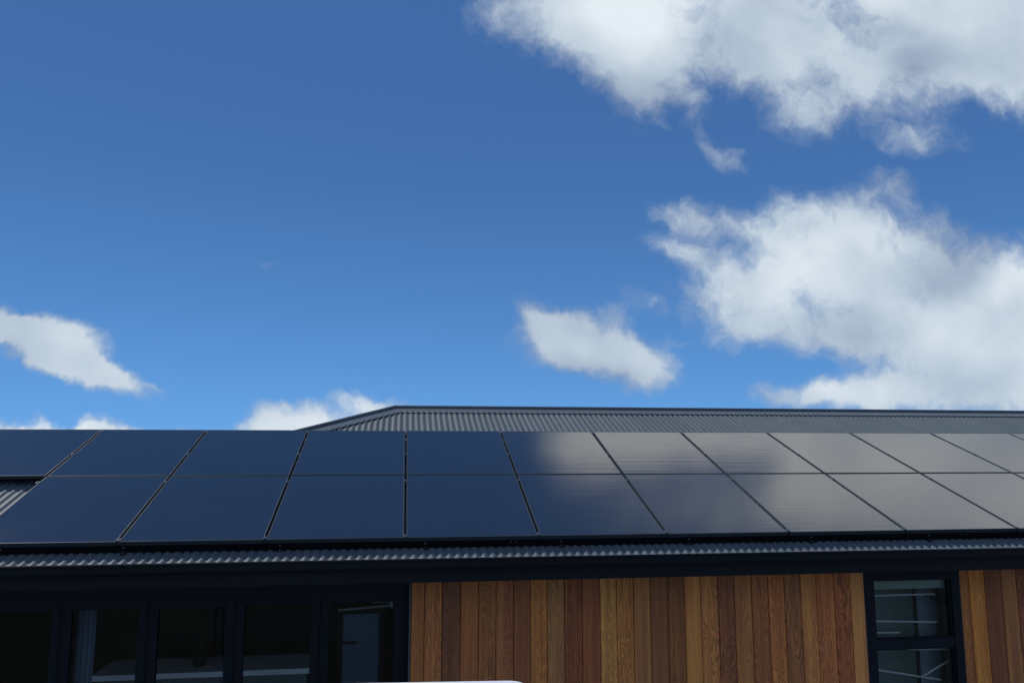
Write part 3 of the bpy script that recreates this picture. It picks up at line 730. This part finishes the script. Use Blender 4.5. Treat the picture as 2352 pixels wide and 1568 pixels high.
# light and shade painted into the cloud colour
lights = [(1400, 1015, 240, 95, 0, 0.7, 1), (1620, 1000, 300, 80, 0, 0.6, 1), (1500, 60, 180, 130, 20, 0.34), (1350, 20, 150, 80, 0, 0.22), (1620, -20, 160, 90, 0, 0.2), (1950, -30, 200, 90, 0, 0.25), (1760, 80, 90, 80, 0, 0.08), (1840, 170, 140, 110, 0, 0.12), (2130, 120, 160, 90, 10, -0.22), (2090, 150, 80, 60, 0, -0.12), (2060, 230, 150, 110, 0, -0.10), (2330, 150, 130, 120, 0, -0.06),
 (1820, 620, 170, 120, 0, 0.14), (2150, 640, 170, 80, 0, -0.26), (2200, 540, 160, 90, 0, -0.2), (1950, 760, 220, 70, 0, -0.2), (1480, 230, 200, 70, 20, -0.12), (1700, 730, 120, 60, 0, -0.08), (2060, 430, 110, 70, 0, -0.15), (1600, 520, 170, 90, 0, -0.12),
 (2330, 620, 120, 70, -30, 0.22), (2200, 720, 180, 60, -25, 0.12), (1950, 900, 190, 50, 0, 0.18), (2250, 880, 220, 70, 0, -0.08), (2230, 780, 200, 60, 0, 0.05), (1420, 810, 140, 50, 0, 0.08), (1280, 790, 90, 40, 0, 0.06), (1350, 850, 160, 40, 10, -0.1),
 (130, 760, 90, 40, 20, 0.05), (250, 860, 140, 45, 25, -0.05), (700, 985, 200, 60, 0, 0.16), (840, 925, 90, 40, 0, 0.1), (100, 990, 200, 40, 0, 0.2)]
lt = total(UW, lights)
s1 = noise(UW, 4.5, 3.0, 0.5, 0.2, (2, 8, 0)); s1 = math_(nt, 'SUBTRACT', s1, 0.5); s1 = math_(nt, 'MULTIPLY', s1, 0.95)
s2 = math_(nt, 'MULTIPLY', math_(nt, 'SUBTRACT', f1, 0.5), 0.35)
core = N(nt, 'ShaderNodeMapRange', interpolation_type='SMOOTHSTEP'); L(nt, dens, core.inputs['Value']); core.inputs['From Min'].default_value = 0.3; core.inputs['From Max'].default_value = 1.5; core.inputs['To Min'].default_value = 0.34; core.inputs['To Max'].default_value = 0.63
br = math_(nt, 'ADD', math_(nt, 'ADD', core.outputs[0], lt), math_(nt, 'ADD', s1, s2))
cr = N(nt, 'ShaderNodeValToRGB'); L(nt, br, cr.inputs[0]); e = cr.color_ramp.elements
e[0].position = 0.0; e[0].color = (0.20, 0.27, 0.40, 1)
e[1].position = 1.0; e[1].color = (0.88, 0.94, 0.985, 1)
q = e.new(0.35); q.color = (0.39, 0.475, 0.60, 1)
q = e.new(0.62); q.color = (0.58, 0.675, 0.77, 1)
cg = N(nt, 'ShaderNodeMix', data_type='RGBA', blend_type='MULTIPLY'); cg.inputs['Factor'].default_value = 1; L(nt, cr.outputs[0], cg.inputs['A'])
cloud_gain = N(nt, 'ShaderNodeMix', data_type='RGBA'); cloud_gain.inputs['A'].default_value = (9.2, 9.3, 9.4, 1); cloud_gain.inputs['B'].default_value = (14.9, 13.4, 12.2, 1)   # unseen cloud above the view, brightened and warmed for the panels' reflections
sr = N(nt, 'ShaderNodeMapRange', interpolation_type='SMOOTHSTEP'); L(nt, vv, sr.inputs['Value']); sr.inputs['From Min'].default_value = 0.72; sr.inputs['From Max'].default_value = 0.84
L(nt, sr.outputs[0], cloud_gain.inputs['Factor']); L(nt, cloud_gain.outputs['Result'], cg.inputs['B'])
# clear sky: deeper and bluer, as through the clean southern air
ss = N(nt, 'ShaderNodeSeparateColor'); L(nt, sky.outputs[0], ss.inputs[0])
tint = N(nt, 'ShaderNodeCombineColor')
low_ = math_(nt, 'POWER', math_(nt, 'SUBTRACT', 1.0, math_(nt, 'DIVIDE', math_(nt, 'MAXIMUM', sep.outputs['Z'], 0.0), 0.5), clamp=True), 2.2)
for i, (g_, a_) in enumerate(((0.10, 0.067), (0.10, 0.173), (0.10, 0.412))):
    t_ = math_(nt, 'POWER', math_(nt, 'MULTIPLY', ss.outputs[i], 0.1), g_); hz_ = (2.36, 2.42, 2.08)[i]; L(nt, math_(nt, 'MULTIPLY', t_, math_(nt, 'MULTIPLY_ADD', low_, a_*10*(hz_-1), a_*10)), tint.inputs[i])
front = N(nt, 'ShaderNodeMapRange', interpolation_type='SMOOTHSTEP'); L(nt, sep.outputs['Y'], front.inputs['Value']); front.inputs['From Min'].default_value = 0.03; front.inputs['From Max'].default_value = 0.25
# broken cloud over the rest of the sky, beside and behind
zz_ = math_(nt, 'ADD', math_(nt, 'MAXIMUM', sep.outputs['Z'], 0.0), 0.12)
c3_ = N(nt, 'ShaderNodeCombineXYZ'); L(nt, math_(nt, 'DIVIDE', sep.outputs['X'], zz_), c3_.inputs[0]); L(nt, math_(nt, 'DIVIDE', sep.outputs['Y'], zz_), c3_.inputs[1])
r_ = N(nt, 'ShaderNodeMapRange', interpolation_type='SMOOTHSTEP'); L(nt, noise(c3_.outputs[0], 0.9, 5.0, 0.6, 0.4, (4, 4, 0)), r_.inputs['Value']); r_.inputs['From Min'].default_value = 0.46; r_.inputs['From Max'].default_value = 0.62
alpha = math_(nt, 'MULTIPLY', alpha, front.outputs[0])
back = math_(nt, 'MULTIPLY', r_.outputs[0], math_(nt, 'SUBTRACT', 1.0, front.outputs[0]))
def sky_with(alpha_, col_):
    mix = N(nt, 'ShaderNodeMix', data_type='RGBA'); L(nt, alpha_, mix.inputs['Factor']); L(nt, tint.outputs[0], mix.inputs['A'])
    if col_ is None: mix.inputs['B'].default_value = (6.6, 7.3, 8.0, 1)
    else: L(nt, col_, mix.inputs['B'])
    b_ = N(nt, 'ShaderNodeBackground'); b_.inputs['Strength'].default_value = 0.10; L(nt, mix.outputs['Result'], b_.inputs['Color']); return b_
bA, bB = sky_with(back, None), sky_with(math_(nt, 'MAXIMUM', alpha, back), cg.outputs['Result'])
ms = N(nt, 'ShaderNodeMixShader')      # the detailed bank of clouds only where it stands, ahead and above the horizon
L(nt, math_(nt, 'MULTIPLY', math_(nt, 'GREATER_THAN', sep.outputs['Y'], 0.031), math_(nt, 'GREATER_THAN', sep.outputs['Z'], -0.02)), ms.inputs[0])
L(nt, bA.outputs[0], ms.inputs[1]); L(nt, bB.outputs[0], ms.inputs[2]); L(nt, ms.outputs[0], out.inputs[0])
nt.nodes.remove(bg)
world.cycles.sampling_method = 'MANUAL'; world.cycles.sample_map_resolution = 512

ld = bpy.data.lights.new('sun', 'SUN'); ld.energy = 3.2; ld.angle = R(0.53); ld.color = (1.0, 0.955, 0.89)
lo = bpy.data.objects.new('sun', ld); col.objects.link(lo)
sv_ = Vector((math.sin(SUN_AZ)*math.cos(SUN_EL), math.cos(SUN_AZ)*math.cos(SUN_EL), math.sin(SUN_EL)))
lo.rotation_euler = sv_.to_track_quat('Z', 'Y').to_euler(); lo.location = sv_*30

# ------------------------------------------------------------------ camera
cd = bpy.data.cameras.new('camera'); cam = bpy.data.objects.new('camera', cd); col.objects.link(cam)
cd.sensor_width = 36; cd.lens = F/2352*36; cd.clip_end = 2000; cd.clip_start = 0.05
mw = Matrix((rt, up, -fw)).transposed().to_4x4(); mw.translation = CAM
cam.matrix_world = mw
sc.camera = cam
sc.view_settings.view_transform = 'Standard'; sc.view_settings.look = 'None'; sc.view_settings.gamma = 1; sc.view_settings.exposure = 0
sc.render.resolution_x = 1024; sc.render.resolution_y = 682
